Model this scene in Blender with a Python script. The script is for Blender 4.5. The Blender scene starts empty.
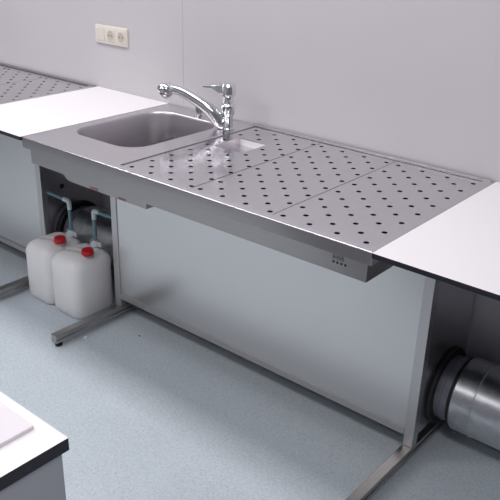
import bpy, bmesh, math, random
from mathutils import Vector, Matrix
random.seed(4)
S = bpy.context.scene
COL = S.collection
PI = math.pi

# ------------------------------------------------------------------ camera
CAM_POS = (2.3504, -1.5220, 1.6700)
YAW, PITCH, ROLL, FPX = -0.6872, -0.4229, 0.0278, 748.96
fw = Vector((math.sin(YAW)*math.cos(PITCH), math.cos(YAW)*math.cos(PITCH), math.sin(PITCH)))
rt = Vector((math.cos(YAW), -math.sin(YAW), 0))
up = rt.cross(fw)
r2 = rt*math.cos(ROLL) + up*math.sin(ROLL)
u2 = -rt*math.sin(ROLL) + up*math.cos(ROLL)
cd = bpy.data.cameras.new('camera')
cam = bpy.data.objects.new('camera', cd)
COL.objects.link(cam)
M4 = Matrix((r2, u2, -fw)).transposed().to_4x4()
M4.translation = CAM_POS
cam.matrix_world = M4
cd.sensor_width = 36.0
cd.lens = 36.0*FPX/500.0
cd.clip_start = 0.02
S.camera = cam

# ------------------------------------------------------------------ world, lights, exposure
w = bpy.data.worlds.new('world')
S.world = w
w.use_nodes = True
w.node_tree.nodes['Background'].inputs[0].default_value = (0.75, 0.8, 1.0, 1)
w.node_tree.nodes['Background'].inputs[1].default_value = 0.3
S.view_settings.view_transform = 'Standard'
S.view_settings.look = 'None'
S.view_settings.gamma = 1.0
S.view_settings.use_curve_mapping = False
S.view_settings.exposure = 0.0

def area(name, loc, sx, sy, power, col=(1, 1, 1), rot=(0, 0, 0)):
    l = bpy.data.lights.new(name, 'AREA')
    l.shape = 'RECTANGLE'
    l.size, l.size_y, l.energy, l.color = sx, sy, power, col
    o = bpy.data.objects.new(name, l)
    o.location = loc
    o.rotation_euler = rot
    COL.objects.link(o)
    return o

LC = (1.0, 0.962, 0.985)
area('ceiling_and_fill_lamp', (-1.40, -0.10, 2.72), 1.2, 0.4, 22, LC)
area('ceiling_and_fill_lamp', (-0.20, -0.10, 2.72), 1.2, 0.4, 6, LC)
area('ceiling_and_fill_lamp', (0.95, -0.10, 2.72), 1.2, 0.4, 17.5, LC)
area('ceiling_and_fill_lamp', (-0.60, -1.50, 2.72), 1.2, 0.4, 17, LC)  # added fill light from the front
area('ceiling_and_fill_lamp', (2.60, -1.50, 2.72), 1.2, 0.4, 20.5, LC)  # added fill light from the right
area('ceiling_and_fill_lamp', (-1.60, -2.40, 2.72), 1.2, 0.4, 10, LC)  # added fill light, front left
area('ceiling_and_fill_lamp', (0.40, -2.60, 2.72), 1.2, 0.25, 12, LC)  # added fill light, also gives the duct its highlight

# ------------------------------------------------------------------ materials
def mat(name, col, rough=0.5, metal=0.0, **kw):
    m = bpy.data.materials.new(name)
    m.use_nodes = True
    b = m.node_tree.nodes['Principled BSDF']
    b.inputs['Base Color'].default_value = (*col, 1)
    b.inputs['Roughness'].default_value = rough
    b.inputs['Metallic'].default_value = metal
    for k, v in kw.items():
        b.inputs[k.replace('_', ' ')].default_value = v
    return m

def add_noise(m, scale, lo, hi, rough=None, stretch=(1, 1, 1), detail=3, bump=0.0):
    """object-space noise that varies base colour (and roughness)"""
    nt = m.node_tree
    b = nt.nodes['Principled BSDF']
    tc = nt.nodes.new('ShaderNodeTexCoord')
    mp = nt.nodes.new('ShaderNodeMapping')
    mp.inputs['Scale'].default_value = stretch
    nz = nt.nodes.new('ShaderNodeTexNoise')
    nz.inputs['Scale'].default_value = scale
    nz.inputs['Detail'].default_value = detail
    nt.links.new(tc.outputs['Object'], mp.inputs['Vector'])
    nt.links.new(mp.outputs['Vector'], nz.inputs['Vector'])
    cr = nt.nodes.new('ShaderNodeValToRGB')
    cr.color_ramp.elements[0].position = 0.3
    cr.color_ramp.elements[1].position = 0.7
    cr.color_ramp.elements[0].color = (*lo, 1)
    cr.color_ramp.elements[1].color = (*hi, 1)
    nt.links.new(nz.outputs['Fac'], cr.inputs['Fac'])
    nt.links.new(cr.outputs['Color'], b.inputs['Base Color'])
    if rough:
        mr = nt.nodes.new('ShaderNodeMapRange')
        mr.inputs['To Min'].default_value = rough[0]
        mr.inputs['To Max'].default_value = rough[1]
        nt.links.new(nz.outputs['Fac'], mr.inputs['Value'])
        nt.links.new(mr.outputs['Result'], b.inputs['Roughness'])
    if bump:
        bp = nt.nodes.new('ShaderNodeBump')
        bp.inputs['Strength'].default_value = bump
        bp.inputs['Distance'].default_value = 0.001
        nt.links.new(nz.outputs['Fac'], bp.inputs['Height'])
        nt.links.new(bp.outputs['Normal'], b.inputs['Normal'])
    return m

STEEL = add_noise(mat('brushed_steel', (.71, .69, .72), .25, 1), 9, (.69, .67, .70), (.74, .72, .75), (.245, .275), (3, 60, 60))
APRON = add_noise(mat('apron_steel_shaded', (.41, .39, .38), .3, 1), 9, (.40, .38, .37), (.43, .41, .40), (.28, .31), (3, 60, 60))  # darker copy of the brushed steel, shaded tone put into the colour
RAIL = mat('satin_steel', (.52, .505, .51), .45, 1)
HOLE_SHADE = mat('hole_shade_black', (.015, .015, .016), .9)  # near black, paints the unlit space below the perforated plates
GLYPH = mat('grey_print', (.09, .09, .1), .6)
PLATE = add_noise(mat('perforated_steel', (.6, .58, .6), .22, 1), 9, (.70, .68, .715), (.75, .73, .765), (.165, .19), (60, 3, 60))
PANEL = add_noise(mat('panel_steel', (.6, .6, .61), .3, 1), 6, (.645, .635, .63), (.67, .66, .655), (.25, .28), (2, 40, 60))
BASIN = mat('basin_steel', (.58, .555, .59), .36, 1)
INLET_GLARE = mat('inlet_back_glare', (.82, .80, .82), .4)  # pale colour standing for a bright reflection
DARKSTEEL = mat('leg_steel', (.40, .385, .375), .33, 1)
CHROME = mat('chrome', (.8, .81, .83), .07, 1)
GALV = add_noise(mat('galvanised_steel', (.5, .52, .53), .3, 1), 40, (.50, .515, .53), (.60, .615, .63), (.27, .36))
UPRIGHT = mat('upright_steel', (.56, .55, .545), .36, 1)
COLLAR = mat('duct_collar_plastic', (.24, .25, .29), .4, .3)
RUBBER = mat('black_rubber', (.012, .012, .013), .55)
LAMINATE = mat('white_laminate', (.89, .87, .885), .35)
EDGE = mat('dark_laminate_edge', (.012, .012, .02), .45)
DESKGREY = mat('grey_desk_panel', (.42, .43, .47), .5)
HDPE = mat('milky_polyethylene', (.93, .915, .955), .42, 0, Subsurface_Weight=1.0, Subsurface_Radius=(1, 1, 1), Subsurface_Scale=.11)
RED = mat('red_cap_plastic', (.55, .012, .02), .35)
STICKER = mat('red_sticker', (.45, .20, .21), .5)
HOSE = mat('teal_hose', (.16, .30, .34), .25)
FITTING = mat('white_fitting', (.68, .76, .78), .35)
DARKHOLE = mat('dark_opening', (.01, .01, .01), .7)
MARK = mat('dark_print', (.02, .02, .025), .6)
SOCKET = mat('cream_socket_plastic', (.70, .655, .585), .4)
SOCKETIN = mat('cream_socket_recess', (.52, .47, .41), .5)
PAPER = mat('white_paper', (.82, .78, .82), .7)
SCRAP = mat('white_scrap', (.85, .85, .85), .6)
WALL = add_noise(mat('wall_paint', (.7, .69, .71), .38), 2.5, (.555, .540, .560), (.570, .554, .576), None)
SEAM = mat('wall_seam', (.42, .41, .46), .6)
CEIL = mat('ceiling_white', (.8, .8, .8), .8)
FLOOR = mat('vinyl_floor', (.5, .57, .6), .42)
def floor_nodes(m):
    nt = m.node_tree
    b = nt.nodes['Principled BSDF']
    tc = nt.nodes.new('ShaderNodeTexCoord')
    n1 = nt.nodes.new('ShaderNodeTexNoise'); n1.inputs['Scale'].default_value = 120; n1.inputs['Detail'].default_value = 4
    n2 = nt.nodes.new('ShaderNodeTexVoronoi'); n2.inputs['Scale'].default_value = 190
    n3 = nt.nodes.new('ShaderNodeTexNoise'); n3.inputs['Scale'].default_value = 3
    for n in (n1, n2, n3):
        nt.links.new(tc.outputs['Object'], n.inputs['Vector'])
    c1 = nt.nodes.new('ShaderNodeValToRGB')
    c1.color_ramp.elements[0].position = .36; c1.color_ramp.elements[0].color = (.55, .62, .665, 1)
    c1.color_ramp.elements[1].position = .66; c1.color_ramp.elements[1].color = (.625, .70, .745, 1)
    nt.links.new(n1.outputs['Fac'], c1.inputs['Fac'])
    c2 = nt.nodes.new('ShaderNodeValToRGB')
    c2.color_ramp.elements[0].position = .0; c2.color_ramp.elements[0].color = (.88, .885, .89, 1)
    c2.color_ramp.elements[1].position = .6; c2.color_ramp.elements[1].color = (1.05, 1.05, 1.05, 1)
    nt.links.new(n2.outputs['Color'], c2.inputs['Fac'])
    mx = nt.nodes.new('ShaderNodeMixRGB'); mx.blend_type = 'MULTIPLY'; mx.inputs['Fac'].default_value = 1
    nt.links.new(c1.outputs['Color'], mx.inputs['Color1'])
    nt.links.new(c2.outputs['Color'], mx.inputs['Color2'])
    c3 = nt.nodes.new('ShaderNodeValToRGB')
    c3.color_ramp.elements[0].color = (.93, .93, .93, 1)
    c3.color_ramp.elements[1].color = (1.04, 1.04, 1.04, 1)
    nt.links.new(n3.outputs['Fac'], c3.inputs['Fac'])
    m2 = nt.nodes.new('ShaderNodeMixRGB'); m2.blend_type = 'MULTIPLY'; m2.inputs['Fac'].default_value = 1
    nt.links.new(mx.outputs['Color'], m2.inputs['Color1'])
    nt.links.new(c3.outputs['Color'], m2.inputs['Color2'])
    nt.links.new(m2.outputs['Color'], b.inputs['Base Color'])
floor_nodes(FLOOR)

# ------------------------------------------------------------------ mesh helpers
def tag(o, label=None, cat=None, group=None, kind=None):
    if label: o['label'] = label
    if cat: o['category'] = cat
    if group: o['group'] = group
    if kind: o['kind'] = kind
    return o

def empty(name, loc):
    o = bpy.data.objects.new(name, None)
    o.empty_display_size = .05
    o.location = loc
    COL.objects.link(o)
    return o

def obj(name, bm, mats, parent=None, smooth=35, bevel=0, keep_normals=False):
    """link bm as one mesh object; bm is in world space, the parent's location is subtracted"""
    if not keep_normals:
        bmesh.ops.recalc_face_normals(bm, faces=bm.faces[:])
    if parent is not None:
        base = Vector(parent.location)
        if parent.parent is not None:
            base = base + Vector(parent.parent.location)
        bmesh.ops.translate(bm, vec=-base, verts=bm.verts[:])
    me = bpy.data.meshes.new(name)
    bm.to_mesh(me)
    bm.free()
    if not isinstance(mats, (list, tuple)): mats = [mats]
    for m in mats: me.materials.append(m)
    if smooth:
        me.polygons.foreach_set('use_smooth', [True]*len(me.polygons))
        me.set_sharp_from_angle(angle=math.radians(smooth))
    o = bpy.data.objects.new(name, me)
    COL.objects.link(o)
    if parent is not None: o.parent = parent
    if bevel:
        md = o.modifiers.new('bevel', 'BEVEL')
        md.width = bevel; md.segments = 2; md.limit_method = 'ANGLE'; md.harden_normals = False
    return o

def box(bm, x0, x1, y0, y1, z0, z1, mi=0):
    v = [bm.verts.new((x, y, z)) for x in (x0, x1) for y in (y0, y1) for z in (z0, z1)]
    fs = []
    for q in ((0,1,3,2), (4,6,7,5), (0,4,5,1), (2,3,7,6), (0,2,6,4), (1,5,7,3)):
        f = bm.faces.new([v[i] for i in q]); f.material_index = mi; fs.append(f)
    return fs

def loft(bm, loops, cap0=True, cap1=True, closed=False, mi=0):
    """loops: lists of equally many points; skins consecutive loops"""
    rows = [[bm.verts.new(p) for p in l] for l in loops]
    n = len(rows[0])
    seq = list(zip(rows, rows[1:])) + ([(rows[-1], rows[0])] if closed else [])
    for a, b in seq:
        for i in range(n):
            j = (i+1) % n
            f = bm.faces.new((a[i], a[j], b[j], b[i])); f.material_index = mi
    if not closed:
        if cap0: bm.faces.new(rows[0][::-1]).material_index = mi
        if cap1: bm.faces.new(rows[-1]).material_index = mi
    return rows

def frame_of(axis):
    a = Vector(axis).normalized()
    t = Vector((0, 0, 1)) if abs(a.z) < .9 else Vector((1, 0, 0))
    u = a.cross(t).normalized()
    return a, u, a.cross(u).normalized()

def lathe(bm, base, axis, prof, n=40, cap0=True, cap1=True, closed=False, mi=0):
    """prof: (distance along axis, radius)"""
    a, u, v = frame_of(axis)
    b = Vector(base)
    loops = [[b + a*h + (u*math.cos(2*PI*k/n) + v*math.sin(2*PI*k/n))*r for k in range(n)] for h, r in prof]
    return loft(bm, loops, cap0, cap1, closed, mi)

def tube(bm, pts, radii, n=20, flat=1.0, mi=0):
    """tapered tube along a smoothed path; flat squashes it vertically"""
    P = [Vector(p) for p in pts]
    out, rad = [], []
    for i in range(len(P)-1):
        p0, p1, p2, p3 = P[max(i-1, 0)], P[i], P[i+1], P[min(i+2, len(P)-1)]
        for s in range(8):
            t = s/8
            out.append(.5*((2*p1) + (p2-p0)*t + (2*p0-5*p1+4*p2-p3)*t*t + (3*p1-p0-3*p2+p3)*t**3))
            rad.append(radii[i]*(1-t) + radii[i+1]*t)
    out.append(P[-1]); rad.append(radii[-1])
    loops, prev = [], None
    for i, c in enumerate(out):
        d = (out[min(i+1, len(out)-1)] - out[max(i-1, 0)]).normalized()
        if prev is None:
            prev = d.cross(Vector((0, 0, 1)) if abs(d.z) < .95 else Vector((1, 0, 0))).normalized()
        u = (prev - d*prev.dot(d)).normalized(); prev = u
        v = d.cross(u)
        loops.append([c + (u*math.cos(2*PI*k/n) + v*flat*math.sin(2*PI*k/n))*rad[i] for k in range(n)])
    return loft(bm, loops, mi=mi)

def rrect(x0, x1, y0, y1, z, r, seg=8):
    """rounded rectangle loop, counter-clockwise"""
    pts = []
    r = max(r, 1e-5)
    for cx, cy, a0 in ((x1-r, y0+r, -PI/2), (x1-r, y1-r, 0), (x0+r, y1-r, PI/2), (x0+r, y0+r, PI)):
        for k in range(seg+1):
            a = a0 + PI/2*k/seg
            pts.append(Vector((cx + r*math.cos(a), cy + r*math.sin(a), z)))
    return pts

# ------------------------------------------------------------------ room
WY = 0.757
def slab(name, x0, x1, y0, y1, z0, z1, m):
    bm = bmesh.new(); box(bm, x0, x1, y0, y1, z0, z1)
    return tag(obj(name, bm, m, smooth=0), kind='structure')
RX0, RX1, RY0, RZ = -4.2, 5.2, -4.6, 2.75
slab('floor', RX0-.1, RX1+.1, RY0-.1, WY+.1, -.1, 0, FLOOR)
slab('ceiling', RX0-.1, RX1+.1, RY0-.1, WY+.1, RZ, RZ+.1, CEIL)
slab('wall_back', RX0-.1, RX1+.1, WY, WY+.1, 0, RZ, WALL)
slab('wall_front', RX0-.1, RX1+.1, RY0-.1, RY0, 0, RZ, WALL)
slab('wall_left', RX0-.1, RX0, RY0, WY, 0, RZ, WALL)
slab('wall_right', RX1, RX1+.1, RY0, WY, 0, RZ, WALL)
bm = bmesh.new(); box(bm, .0865, .0885, WY-.0006, WY+.01, .91, RZ)
tag(obj('trim_1', bm, SEAM, smooth=0), kind='structure')

# ------------------------------------------------------------------ perforated work table with sink
W, D, H = 1.5, .75, .9
TX0, TX1, TY0, TY1 = .508, 1.466, .030, .734      # recess that holds the perforated plates

def make_table():
    root = empty('dissection_table', (0, 0, 0))
    # --- top frame: sheet with two openings, folded edges
    bm = bmesh.new()
    b = .0035
    outer = rrect(b, W-b, b, D-b, H, .002, 3)
    sink = rrect(.046, .418, .166, .652, H, .097, 10)
    rec = rrect(TX0, TX1, TY0, TY1, H, .006, 4)
    eds = []
    loops = []
    for l in (outer, sink, rec):
        vs = [bm.verts.new(q) for q in l]
        loops.append(vs)
        for i in range(len(vs)): eds.append(bm.edges.new((vs[i], vs[(i+1) % len(vs)])))
    bmesh.ops.triangle_fill(bm, use_beauty=True, use_dissolve=False, edges=eds)
    def skirt(vs, steps):
        prev = vs
        for st in steps:
            nw = [bm.verts.new(q) for q in st]
            for i in range(len(vs)):
                j = (i+1) % len(vs)
                bm.faces.new((prev[i], prev[j], nw[j], nw[i]))
            prev = nw
    nose = []
    for k in range(1, 6):
        g = PI/2*k/5
        nose.append(rrect(b-b*math.sin(g), W-b+b*math.sin(g), b-b*math.sin(g), D-b+b*math.sin(g), H-b+b*math.cos(g), .002+.0004*k, 3))
    skirt(loops[0], nose + [rrect(0, W, 0, D, H-.038, .004, 3), rrect(.002, W-.002, .002, D-.002, H-.040, .004, 3),
                     rrect(.016, W-.016, .016, D-.016, H-.040, .004, 3), rrect(.016, W-.016, .016, D-.016, H-.036, .004, 3)])
    skirt(loops[2], [rrect(TX0, TX1, TY0, TY1, H-.007, .006, 4), rrect(TX0+.007, TX1-.007, TY0+.007, TY1-.007, H-.007, .006, 4),
                     rrect(TX0+.007, TX1-.007, TY0+.007, TY1-.007, H-.012, .006, 4)])
    bm.normal_update()
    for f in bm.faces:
        if abs(f.normal.z) < .3 and f.calc_center_median().y < .01: f.material_index = 1  # fascia is the same steel; its darker look is painted in
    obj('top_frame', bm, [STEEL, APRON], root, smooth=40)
    bm = bmesh.new(); box(bm, .49, W-.012, D-.010, D-.001, H-.002, H+.005)
    obj('back_upstand', bm, RAIL, root, smooth=0, bevel=.001)
    bm = bmesh.new(); box(bm, .51, 1.47, .04, .70, .850, .860)
    obj('hole_shade_sheet', bm, HOLE_SHADE, root, smooth=0)  # added dark sheet, paints the shade seen through the holes
    # --- sink basin
    bm = bmesh.new()
    def rr(inset, z, r): return rrect(.046+inset, .418-inset, .166+inset, .652-inset, z, r, 10)
    loft(bm, [rr(0, H, .097), rr(.0015, H-.0012, .096), rr(.0035, H-.005, .095), rr(.006, H-.012, .092), rr(.012, H-.08, .086), rr(.018, H-.135, .078),
              rr(.028, H-.158, .052), rr(.045, H-.168, .04), rr(.12, H-.171, .03)], cap0=False)
    basin = obj('sink_basin', bm, BASIN, root, smooth=60)
    for f in basin.data.polygons: pass
    bm = bmesh.new()
    lathe(bm, (.239, .412, H-.171), (0, 0, 1), [(0, .040), (.003, .038), (.003, .028), (.001, .024), (.001, .006), (.004, .004)], 32, cap0=True)
    obj('drain', bm, CHROME, basin)
    # --- box under the top: front apron, ends, bottom
    bm = bmesh.new()
    bx0, bx1, by0, by1, zb, zt = .022, 1.478, .020, .722, .800, .886
    t = .0015
    box(bm, bx0, bx1, by0, by0+t, zb, zt)                 # front
    box(bm, bx0, bx1, by1-t, by1, zb, zt)                 # back
    box(bm, bx0, bx0+t, by0+t, by1-t, zb, zt)             # ends
    box(bm, bx1-t, bx1, by0+t, by1-t, zb, zt)
    box(bm, .500, .500+t, by0+t, by1-t, zb, zt)           # division beside the sink
    box(bm, .500+t, bx1-t, by0+t, by1-t, zb, zb+t)        # bottom of the air chamber
    box(bm, bx0+t, .500, by0+t, by0+.02, zb, zb+t)        # folded lip under the sink
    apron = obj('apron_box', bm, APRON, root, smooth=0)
    bm = bmesh.new()
    for i in range(4):
        lathe(bm, (1.374+.0125*i, by0-.0008, .8285), (0, 1, 0), [(0, .0036), (.0012, .0036)], 16)
    cv = bpy.data.curves.new('glyphs', 'FONT')
    cv.body = 'IHS0'; cv.size = .021; cv.space_character = 1.0; cv.extrude = .0003
    to = bpy.data.objects.new('glyphs', cv); COL.objects.link(to)
    me = bpy.data.meshes.new_from_object(to.evaluated_get(bpy.context.evaluated_depsgraph_get()))
    bpy.data.objects.remove(to)
    me.transform(Matrix.Translation((1.369, by0-.0005, .8375)) @ Matrix.Rotation(PI/2, 4, 'X') @ Matrix.Diagonal((.92, .8, 1, 1)))
    gb = bmesh.new(); gb.from_mesh(me)
    bpy.data.meshes.remove(me)
    obj('control_glyph', gb, GLYPH, apron, smooth=0)
    obj('control_button', bm, MARK, apron, smooth=0)
    # --- sink housing hanging below the apron, rounded lower left
    bm = bmesh.new()
    prof = [(.600, .800), (.600, .758)]
    for k in range(9):
        a = -PI/2 - PI/2*k/8*.95
        prof.append((.195 + .045*math.cos(a), .803 + .045*math.sin(a)))
    prof.append((.150, .8025))
    vs0 = [bm.verts.new((x, .060, z)) for x, z in prof]
    vs1 = [bm.verts.new((x, .700, z)) for x, z in prof]
    n = len(prof)
    for i in range(n-1): bm.faces.new((vs0[i], vs0[i+1], vs1[i+1], vs1[i]))
    bm.faces.new(vs0); bm.faces.new(vs1[::-1])
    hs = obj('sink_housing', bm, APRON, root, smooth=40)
    bm = bmesh.new(); box(bm, .308, .348, .0585, .0602, .7585, .768)
    s = obj('sticker', bm, STICKER, hs, smooth=0); s['label'] = 'small red sticker'
    bm = bmesh.new(); box(bm, .458, .496, .0585, .0602, .7585, .766)
    s = obj('sticker', bm, STICKER, hs, smooth=0); s['label'] = 'small red sticker'
    # --- three perforated plates
    PX, PY = .0455, .0459
    starts = [.511, .8315, 1.1505]
    widths = [.3175, .3165, .3125]
    for pi, (x0, wd) in enumerate(zip(starts, widths)):
        bm = bmesh.new()
        ztop, zbot = H-.0035, H-.0060
        c0 = [.546, .857, 1.177][pi]
        gx = [c0 + PX*(i-.5) for i in range(8)]
        gx[0] = x0; gx[-1] = x0+wd
        gy = [.0505 + PY*(j-.5) for j in range(16)]
        gy[0] = TY0+.003; gy[-1] = TY1-.003
        NS = 16; rh = .0082
        holes = []
        bottoms = {}
        vcache = {}
        def V(x, y):
            k = (round(x, 6), round(y, 6))
            if k not in vcache: vcache[k] = bm.verts.new((x, y, ztop))
            return vcache[k]
        cut = (.570, .702, .425, .570) if pi == 0 else None     # finger opening in the first plate
        skip = set()
        if cut:
            for i in range(7):
                for j in range(15):
                    cx, cy = c0 + PX*i, .0505 + PY*j
                    if cut[0]-.010 < cx < cut[1]+.012 and cut[2]-.012 < cy < cut[3]+.012: skip.add((i, j))
        for i in range(7):
            for j in range(15):
                if (i, j) in skip: continue
                q = [V(gx[i], gy[j]), V(gx[i+1], gy[j]), V(gx[i+1], gy[j+1]), V(gx[i], gy[j+1])]
                if (i+j) % 2:
                    bm.faces.new(q); continue
                cx, cy = c0 + PX*i, .0505 + PY*j
                ring = [bm.verts.new((cx + rh*math.cos(2*PI*k/NS - .75*PI), cy + rh*math.sin(2*PI*k/NS - .75*PI), ztop)) for k in range(NS)]
                for s_ in range(4):
                    a, b2 = q[s_], q[(s_+1) % 4]
                    seg = [ring[(s_*4+k) % NS] for k in range(5)]
                    bm.faces.new([a, b2] + seg[::-1])
                holes.append(ring)
        if cut:
            ii = sorted({i for i, j in skip}); jj = sorted({j for i, j in skip})
            X0, X1, Y0, Y1 = gx[ii[0]], gx[ii[-1]+1], gy[jj[0]], gy[jj[-1]+1]
            op = [V(gx[i], Y0) for i in range(ii[0], ii[-1]+2)] + [V(X1, gy[j]) for j in range(jj[0]+1, jj[-1]+2)] + \
                 [V(gx[i], Y1) for i in range(ii[-1], ii[0]-1, -1)] + [V(X0, gy[j]) for j in range(jj[-1], jj[0], -1)]
            inn = [bm.verts.new(q) for q in rrect(*cut, ztop, .004, 3)]
            ed = []
            for L in (op, inn):
                for k in range(len(L)):
                    a, b2 = L[k], L[(k+1) % len(L)]
                    ed.append(bm.edges.get((a, b2)) or bm.edges.new((a, b2)))
            bmesh.ops.triangle_fill(bm, use_beauty=True, use_dissolve=False, edges=ed)
            holes.append(inn)
        # thickness: hole walls and outer rim
        bnd = [e for e in bm.edges if len(e.link_faces) == 1]
        r = bmesh.ops.extrude_edge_only(bm, edges=bnd)
        for v in [g for g in r['geom'] if isinstance(g, bmesh.types.BMVert)]: v.co.z = zbot
        for f in bm.faces:
            if abs(f.normal.z) > .9 and f.normal.z < 0: f.normal_flip()
        pl = obj('perforated_plate', bm, PLATE, root, smooth=0)
        if cut:
            bm = bmesh.new()
            c = cut
            def rc(g, z): return rrect(c[0]-g, c[1]+g, c[2]-g, c[3]+g, z, .004, 3)
            g = .0006
            A = [(c[0]-g, c[2]-g), (c[1]+g, c[2]-g), (c[1]+g, c[3]+g), (c[0]-g, c[3]+g)]
            top = [bm.verts.new((x, y, H-.0062)) for x, y in A]
            bot = [bm.verts.new((x, y, H-.031)) for x, y in A]
            for k in range(4): bm.faces.new((top[k], top[(k+1) % 4], bot[(k+1) % 4], bot[k])).material_index = int(k == 2)  # back face alone is pale, its bright reflection painted in
            bm.faces.new(bot)
            obj('inlet_box', bm, [STEEL, INLET_GLARE], pl, smooth=40)
            pl['label'] = 'plate with a rectangular opening'
    # --- supports under the plates at the seams
    # --- front panel with bottom rail
    bm = bmesh.new(); box(bm, .053, 1.471, .388, .400, .124, .798)
    obj('front_panel', bm, PANEL, root, smooth=0, bevel=.0015)
    bm = bmesh.new(); box(bm, .053, 1.471, .383, .415, .096, .124)
    obj('bottom_rail', bm, RAIL, root, smooth=0, bevel=.002)
    # --- end plates
    for x in (.012, 1.494):
        bm = bmesh.new(); box(bm, x, x+.004, .418, .742, .085, .862 if x < 1 else .862)
        obj('end_plate', bm, STEEL, root, smooth=0)
    # --- legs with foot bars
    for x0 in (.017, 1.471):
        x1 = x0+.035
        bm = bmesh.new(); box(bm, x0, x1, .384, .418, .056, .800 if x0 < 1 else .798)
        leg = obj('leg', bm, UPRIGHT, root, smooth=0, bevel=.002)
        bm = bmesh.new()
        # profile bar with a groove along each side
        pr = [(x0, .020), (x1, .020), (x1, .032), (x1-.004, .034), (x1-.004, .042), (x1, .044), (x1, .056),
              (x0, .056), (x0, .044), (x0+.004, .042), (x0+.004, .034), (x0, .032)]
        loft(bm, [[(x, y, z) for x, z in pr] for y in (.034, .725)])
        obj('foot_bar', bm, DARKSTEEL, leg, smooth=0, bevel=.001)
        for y in (.056, .700):
            bm = bmesh.new()
            lathe(bm, ((x0+x1)/2, y, 0), (0, 0, 1), [(0, .015), (.008, .015), (.011, .010), (.020, .007)], 20)
            obj('levelling_foot', bm, RUBBER, leg)
    # --- drain control knob on the sink deck
    bm = bmesh.new()
    lathe(bm, (.254, .684, H), (0, 0, 1), [(0, .022), (.005, .021), (.008, .013), (.017, .012), (.020, .018), (.038, .0195), (.043, .016), (.045, .004)], 28)
    obj('drain_knob', bm, CHROME, root)
    return root

table = make_table()
tag(table, 'steel work table with sink, tap and perforated plates, in the middle', 'table', 'steel work tables along the wall')

def copy_tree(o, parent=None):
    c = o.copy(); COL.objects.link(c)
    if parent is not None: c.parent = parent
    for ch in o.children[:]: copy_tree(ch, c)
    return c
left_table = copy_tree(table)
left_table.location = (-1.98, 0, 0)
tag(left_table, 'steel perforated table at the far left, beyond the bright white worktop', 'table')

# ------------------------------------------------------------------ white worktops between the tables
def worktop(x0, x1, label):
    bm = bmesh.new()
    fs = box(bm, x0, x1, -.004, WY-.001, H-.014, H, 1)
    for f in fs:
        f.normal_update()
        if f.calc_center_median().z > H-.001: f.material_index = 0
    return tag(obj('worktop', bm, [LAMINATE, EDGE], smooth=0), label, 'worktop', 'white worktops with dark edges')
worktop(-.4795, -.0005, 'white worktop with dark edge left of the sink, above the canisters')
worktop(1.5005, 2.62, 'white worktop with dark edge at the right, above the fat silver duct')

# ------------------------------------------------------------------ ventilation ducts between the tables
def duct(x0, x1, label, yc=.600, zc=.200):
    R = .130
    root = tag(empty('ventilation_duct', (x0, yc, zc-R)), label, 'duct', 'silver ventilation ducts under the worktops')
    bm = bmesh.new()
    lathe(bm, (x0+.0005, yc, zc), (1, 0, 0), [(0, .113), (0, .137), (.006, .139), (.014, .135), (.014, .113)], 56, closed=True)
    obj('gasket', bm, RUBBER, root)
    bm = bmesh.new()
    lathe(bm, (x0, yc, zc), (1, 0, 0), [(0, .113), (.030, .113), (.031, .116), (.036, .116), (.037, .113), (.095, .113)], 56)
    obj('collar', bm, COLLAR, root)
    bm = bmesh.new()
    lathe(bm, (x0+.062, yc, zc), (1, 0, 0), [(0, .115), (.012, .115), (.012, .122), (0, .122)], 56, closed=True)
    obj('seal_ring', bm, RUBBER, root)
    bm = bmesh.new()
    s = x0+.074
    prof = [(0, .114), (0, .127), (.003, R), (.066, R), (.068, R+.0025), (.073, R+.0025), (.075, R), (x1-s, R)]
    lathe(bm, (s, yc, zc), (1, 0, 0), prof, 72, cap0=False)
    # folded spiral seam ridge
    obj('pipe', bm, GALV, root, smooth=30)
    return root
duct(1.4985, 2.62, 'fat silver duct leaving the end plate at the lower right')
duct(-.4815, .0115, 'silver duct with black ring in the dark bay behind the canisters', .594, .222)

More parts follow.
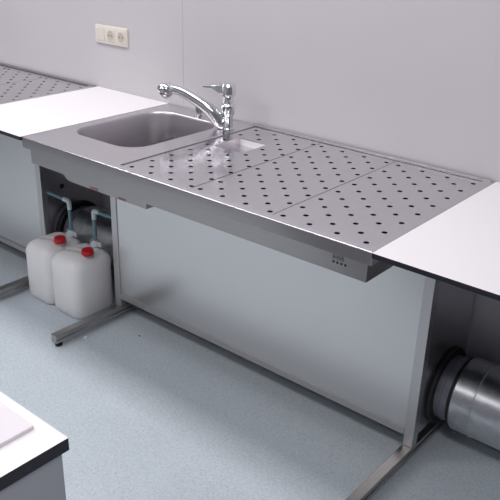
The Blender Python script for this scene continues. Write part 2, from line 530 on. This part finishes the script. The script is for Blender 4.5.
# ------------------------------------------------------------------ canisters
def canister(x0, label):
    x1, y0, y1, h = x0+(.191 if x0 < -.3 else .198), .226, .448, .292
    root = tag(empty('canister', ((x0+x1)/2, (y0+y1)/2, 0)), label, 'canister', 'white canisters under the left worktop')
    bm = bmesh.new()
    def rr(i, z, r=.045): return rrect(x0+i, x1-i, y0+i, y1-i, z, r, 8)
    loops = [rr(.022, 0, .035), rr(.010, .003, .040), rr(.003, .012, .044), rr(0, .03, .046), rr(0, .12, .046), rr(.001, .20, .046), rr(0, .235, .046),
             rr(.004, .252, .046), rr(.012, .266, .044), rr(.026, .277, .036), rr(.045, .284, .028), rr(.07, .287, .02)]
    loft(bm, loops)
    obj('body', bm, HDPE, root, smooth=60)
    xm, ym = (x0+x1)/2, (y0+y1)/2
    # grip moulded across the top
    bm = bmesh.new()
    tube(bm, [(x0+.04, ym-.035, .268), (x0+.05, ym-.03, .282), (x0+.07, ym-.02, .287), (xm+.012, ym-.005, .288), (xm+.045, ym+.01, .284)], [.011, .013, .014, .016, .018], 16)
    obj('grip', bm, HDPE, root, smooth=60)
    cx, cy = xm+.052, ym
    bm = bmesh.new()
    lathe(bm, (cx, cy, .262), (.06, -.06, 1), [(0, .030), (.018, .027), (.026, .024)], 28)
    obj('neck', bm, HDPE, root)
    bm = bmesh.new()
    prof = [(0, .0265), (.002, .0275), (.019, .0262), (.022, .0245), (.0225, .004)]
    rows = lathe(bm, (cx+.0015, cy-.0015, .285), (.06, -.06, 1), prof, 48)
    for r_ in rows[1:3]:
        c = sum((v.co for v in r_), Vector())/len(r_)
        for k, v in enumerate(r_):
            if k % 2: v.co = c + (v.co-c)*.965
    cp = obj('cap', bm, RED, root, smooth=20); cp['label'] = 'red ribbed screw cap'
    # rear inlet with a white union nut
    bm = bmesh.new()
    lathe(bm, (xm-.002, y1-.028, .262), (0, 0, 1), [(0, .022), (.016, .020), (.020, .019)], 24)
    obj('inlet', bm, HDPE, root)
    return root
CAN_A, CAN_B = -.440, -.248
canister(CAN_A, 'white canister with red cap, the left one, further from the leg')
canister(CAN_B, 'white canister with red cap, nearest the foot bar of the sink table')

def drain_hose(cx, x_from, ztop, label):
    y = .420
    root = tag(empty('drain_hose', (cx, y, .283)), label, 'hose', 'drain hoses above the canisters')
    zb = .2835
    bm = bmesh.new(); tube(bm, [(cx, y, zb+.012), (cx, y, zb+.06), (cx, y, ztop-.022)], [.0085]*3, 18)
    obj('hose', bm, HOSE, root)
    d = 1 if x_from > cx else -1
    bm = bmesh.new(); tube(bm, [(cx+.022*d, y, ztop), ((cx+x_from)/2, y, ztop+.001), (x_from, y, ztop+.004)], [.0085]*3, 18)
    obj('hose', bm, HOSE, root)
    bm = bmesh.new(); tube(bm, [(cx, y, ztop-.040), (cx, y, ztop-.015), (cx+.004*d, y, ztop-.003), (cx+.015*d, y, ztop), (cx+.038*d, y, ztop)], [.0105, .0105, .0115, .0105, .0105], 18)
    obj('elbow_fitting', bm, FITTING, root)
    bm = bmesh.new()
    lathe(bm, (cx, y, zb), (0, 0, 1), [(0, .021), (.003, .023), (.014, .023), (.018, .013), (.026, .0125)], 24)
    for sx in (-1, 1):
        box(bm, cx+sx*.020-.008, cx+sx*.020+.014*sx+.004, y-.004, y+.004, zb+.002, zb+.022)
    obj('union_nut', bm, FITTING, root, smooth=30)
    return root
drain_hose(CAN_A+.122, -.477, .452, 'teal hose with white elbow from the left table into the left canister')
drain_hose(CAN_B+.104, .011, .452, 'teal hose with white elbow into the canister nearest the sink table')
# round hole in the end plate of the left table
bm = bmesh.new()
lathe(bm, (-.4825, .505, .462), (1, 0, 0), [(0, .013), (.0012, .013), (.0012, .009), (.0005, .009)], 24)
ho = obj('cable_hole', bm, DARKHOLE, None)
ho.parent = left_table
ho.location = (1.98, 0, 0)

# ------------------------------------------------------------------ tap
fx, fy = .464, .620
fc = tag(empty('faucet', (fx, fy, H+.0005)), 'chrome single lever tap with long curved spout over the sink', 'faucet')
bm = bmesh.new()
lathe(bm, (fx, fy, H+.0005), (0, 0, 1), [(0, .0235), (.004, .0235), (.006, .0195), (.050, .0190), (.058, .023), (.066, .0275), (.094, .0270), (.100, .0215),
      (.104, .0205), (.128, .0205), (.131, .025), (.138, .030), (.168, .030), (.176, .024), (.178, .008)], 40)
obj('body', bm, CHROME, fc)
bm = bmesh.new()
pts = [(.452, .6125, .920), (.437, .605, .925), (.407, .588, .966), (.353, .558, 1.006), (.304, .531, 1.034), (.268, .511, 1.043), (.245, .498, 1.041)]
tube(bm, pts, [.024, .0255, .0255, .0205, .0185, .0175, .019], 24)
sp = obj('spout', bm, CHROME, fc, smooth=60)
bm = bmesh.new()
lathe(bm, (.258, .505, 1.0475), (-.62, -.36, -.62), [(-.014, .012), (-.008, .022), (.003, .029), (.014, .032), (.024, .032), (.032, .030), (.036, .025), (.034, .018)], 32)
obj('spray_head', bm, CHROME, sp, smooth=50)
bm = bmesh.new()
d = Vector((-.873, -.488, -.04)).normalized(); n = Vector((-d.y, d.x, 0)).normalized()
o0 = Vector((fx, fy, H+.160))
loops = []
for t, hw, z0, z1 in ((.0, .027, -.018, .0145), (.032, .026, -.016, .014), (.048, .019, -.007, .0125), (.066, .015, .001, .011), (.092, .012, .002, .0085), (.102, .008, .003, .007)):
    c = o0 + d*t
    loops.append([c - n*hw + Vector((0, 0, z0)), c + n*hw + Vector((0, 0, z0)), c + n*hw*.85 + Vector((0, 0, z1)), c - n*hw*.85 + Vector((0, 0, z1))])
loft(bm, loops)
obj('lever', bm, CHROME, fc, smooth=0, bevel=.0025)

# ------------------------------------------------------------------ wall socket block
sx0, sx1, sz0, sz1 = -.470, -.250, 1.108, 1.189
so = tag(empty('wall_socket', ((sx0+sx1)/2, WY, sz0)), 'cream triple socket block on the wall above the left worktop', 'socket')
bm = bmesh.new()
loft(bm, [[(q.x, WY-q2, q.y) for q in [Vector((p.x, p.y)) for p in rrect(sx0+i, sx1-i, sz0+i, sz1-i, 0, .006, 4)]] for q2, i in ((.0003, 0), (.007, 0), (.010, .003))])
obj('frame', bm, SOCKET, so, smooth=40)
for k in (0, 1, 2):
    cx = sx0 + .041 + .0705*k; cz = (sz0+sz1)/2
    bm = bmesh.new()
    box(bm, cx-.027, cx+.027, WY-.0125, WY-.0095, cz-.027, cz+.027)
    if k == 0:
        obj('blank_cover', bm, SOCKET, so, smooth=0, bevel=.001)
    else:
        ins = obj('socket_insert', bm, SOCKET, so, smooth=0, bevel=.001)
        bm = bmesh.new()
        lathe(bm, (cx, WY-.0124, cz), (0, -1, 0), [(0, .0215), (.0012, .0215), (.0012, .0195), (.0003, .0185)], 32)
        obj('socket_well', bm, SOCKETIN, ins)
        bm = bmesh.new()
        for s_ in (-1, 1):
            lathe(bm, (cx+s_*.0095, WY-.0126, cz), (0, -1, 0), [(0, .003), (.0006, .003)], 12)
        obj('contact_hole', bm, DARKHOLE, ins)

# ------------------------------------------------------------------ desk in the foreground with a paper pad
dk = tag(empty('desk', (1.13, -1.5, 0)), 'white desk corner with black edge in the lower left foreground', 'desk')
bm = bmesh.new()
fs = box(bm, .75, 1.5225, -2.2, -.9565, .876, .900, 1)
for f in fs:
    if f.calc_center_median().z > .899: f.material_index = 0
obj('desktop', bm, [LAMINATE, EDGE], dk, smooth=0)
for x in (.78, 1.4985):
    bm = bmesh.new(); box(bm, x-.02, x+.02, -2.17, -.968, 0, .876)
    obj('side_panel', bm, DESKGREY, dk, smooth=0, bevel=.001)
bm = bmesh.new(); box(bm, .80, 1.4785, -.990, -.972, .08, .876)  # unseen panel added so the table apron reflects something brighter
obj('reflector_panel', bm, DESKGREY, dk, smooth=0)
bm = bmesh.new()
px0, px1, py0, py1 = 1.25, 1.464, -1.28, -.978
loft(bm, [rrect(px0, px1, py0, py1, .9003, .004, 4), rrect(px0, px1, py0, py1, .9062, .004, 4), rrect(px0+.0008, px1-.0008, py0+.0008, py1-.0008, .9070, .004, 4)])
tag(obj('paper_pad', bm, PAPER, smooth=30), 'pad of white paper lying on the desk in the foreground', 'paper')

# ------------------------------------------------------------------ crumbs on the floor
def scrap(x, y, r, label, m=SCRAP):
    bm = bmesh.new()
    n = 9
    pts = [(x + r*(.6+.5*random.random())*math.cos(2*PI*k/n), y + r*(.6+.5*random.random())*math.sin(2*PI*k/n)) for k in range(n)]
    loft(bm, [[(a, b_, .0005) for a, b_ in pts], [(x+(a-x)*.9, y+(b_-y)*.8, r*.35) for a, b_ in pts], [(x+(a-x)*.35, y+(b_-y)*.4, r*.55) for a, b_ in pts]])
    return tag(obj('paper_scrap' if m is SCRAP else 'dirt_crumb', bm, m, smooth=30), label, 'scrap')
scrap(.072, .168, .012, 'tiny white scrap on the floor beside the foot bar')
scrap(1.546, .632, .007, 'tiny white scrap on the floor under the silver duct')
DIRT = mat('dark_dirt', (.05, .06, .08), .8)
scrap(.229, .331, .0055, 'dark crumb on the floor in front of the large steel panel', DIRT)
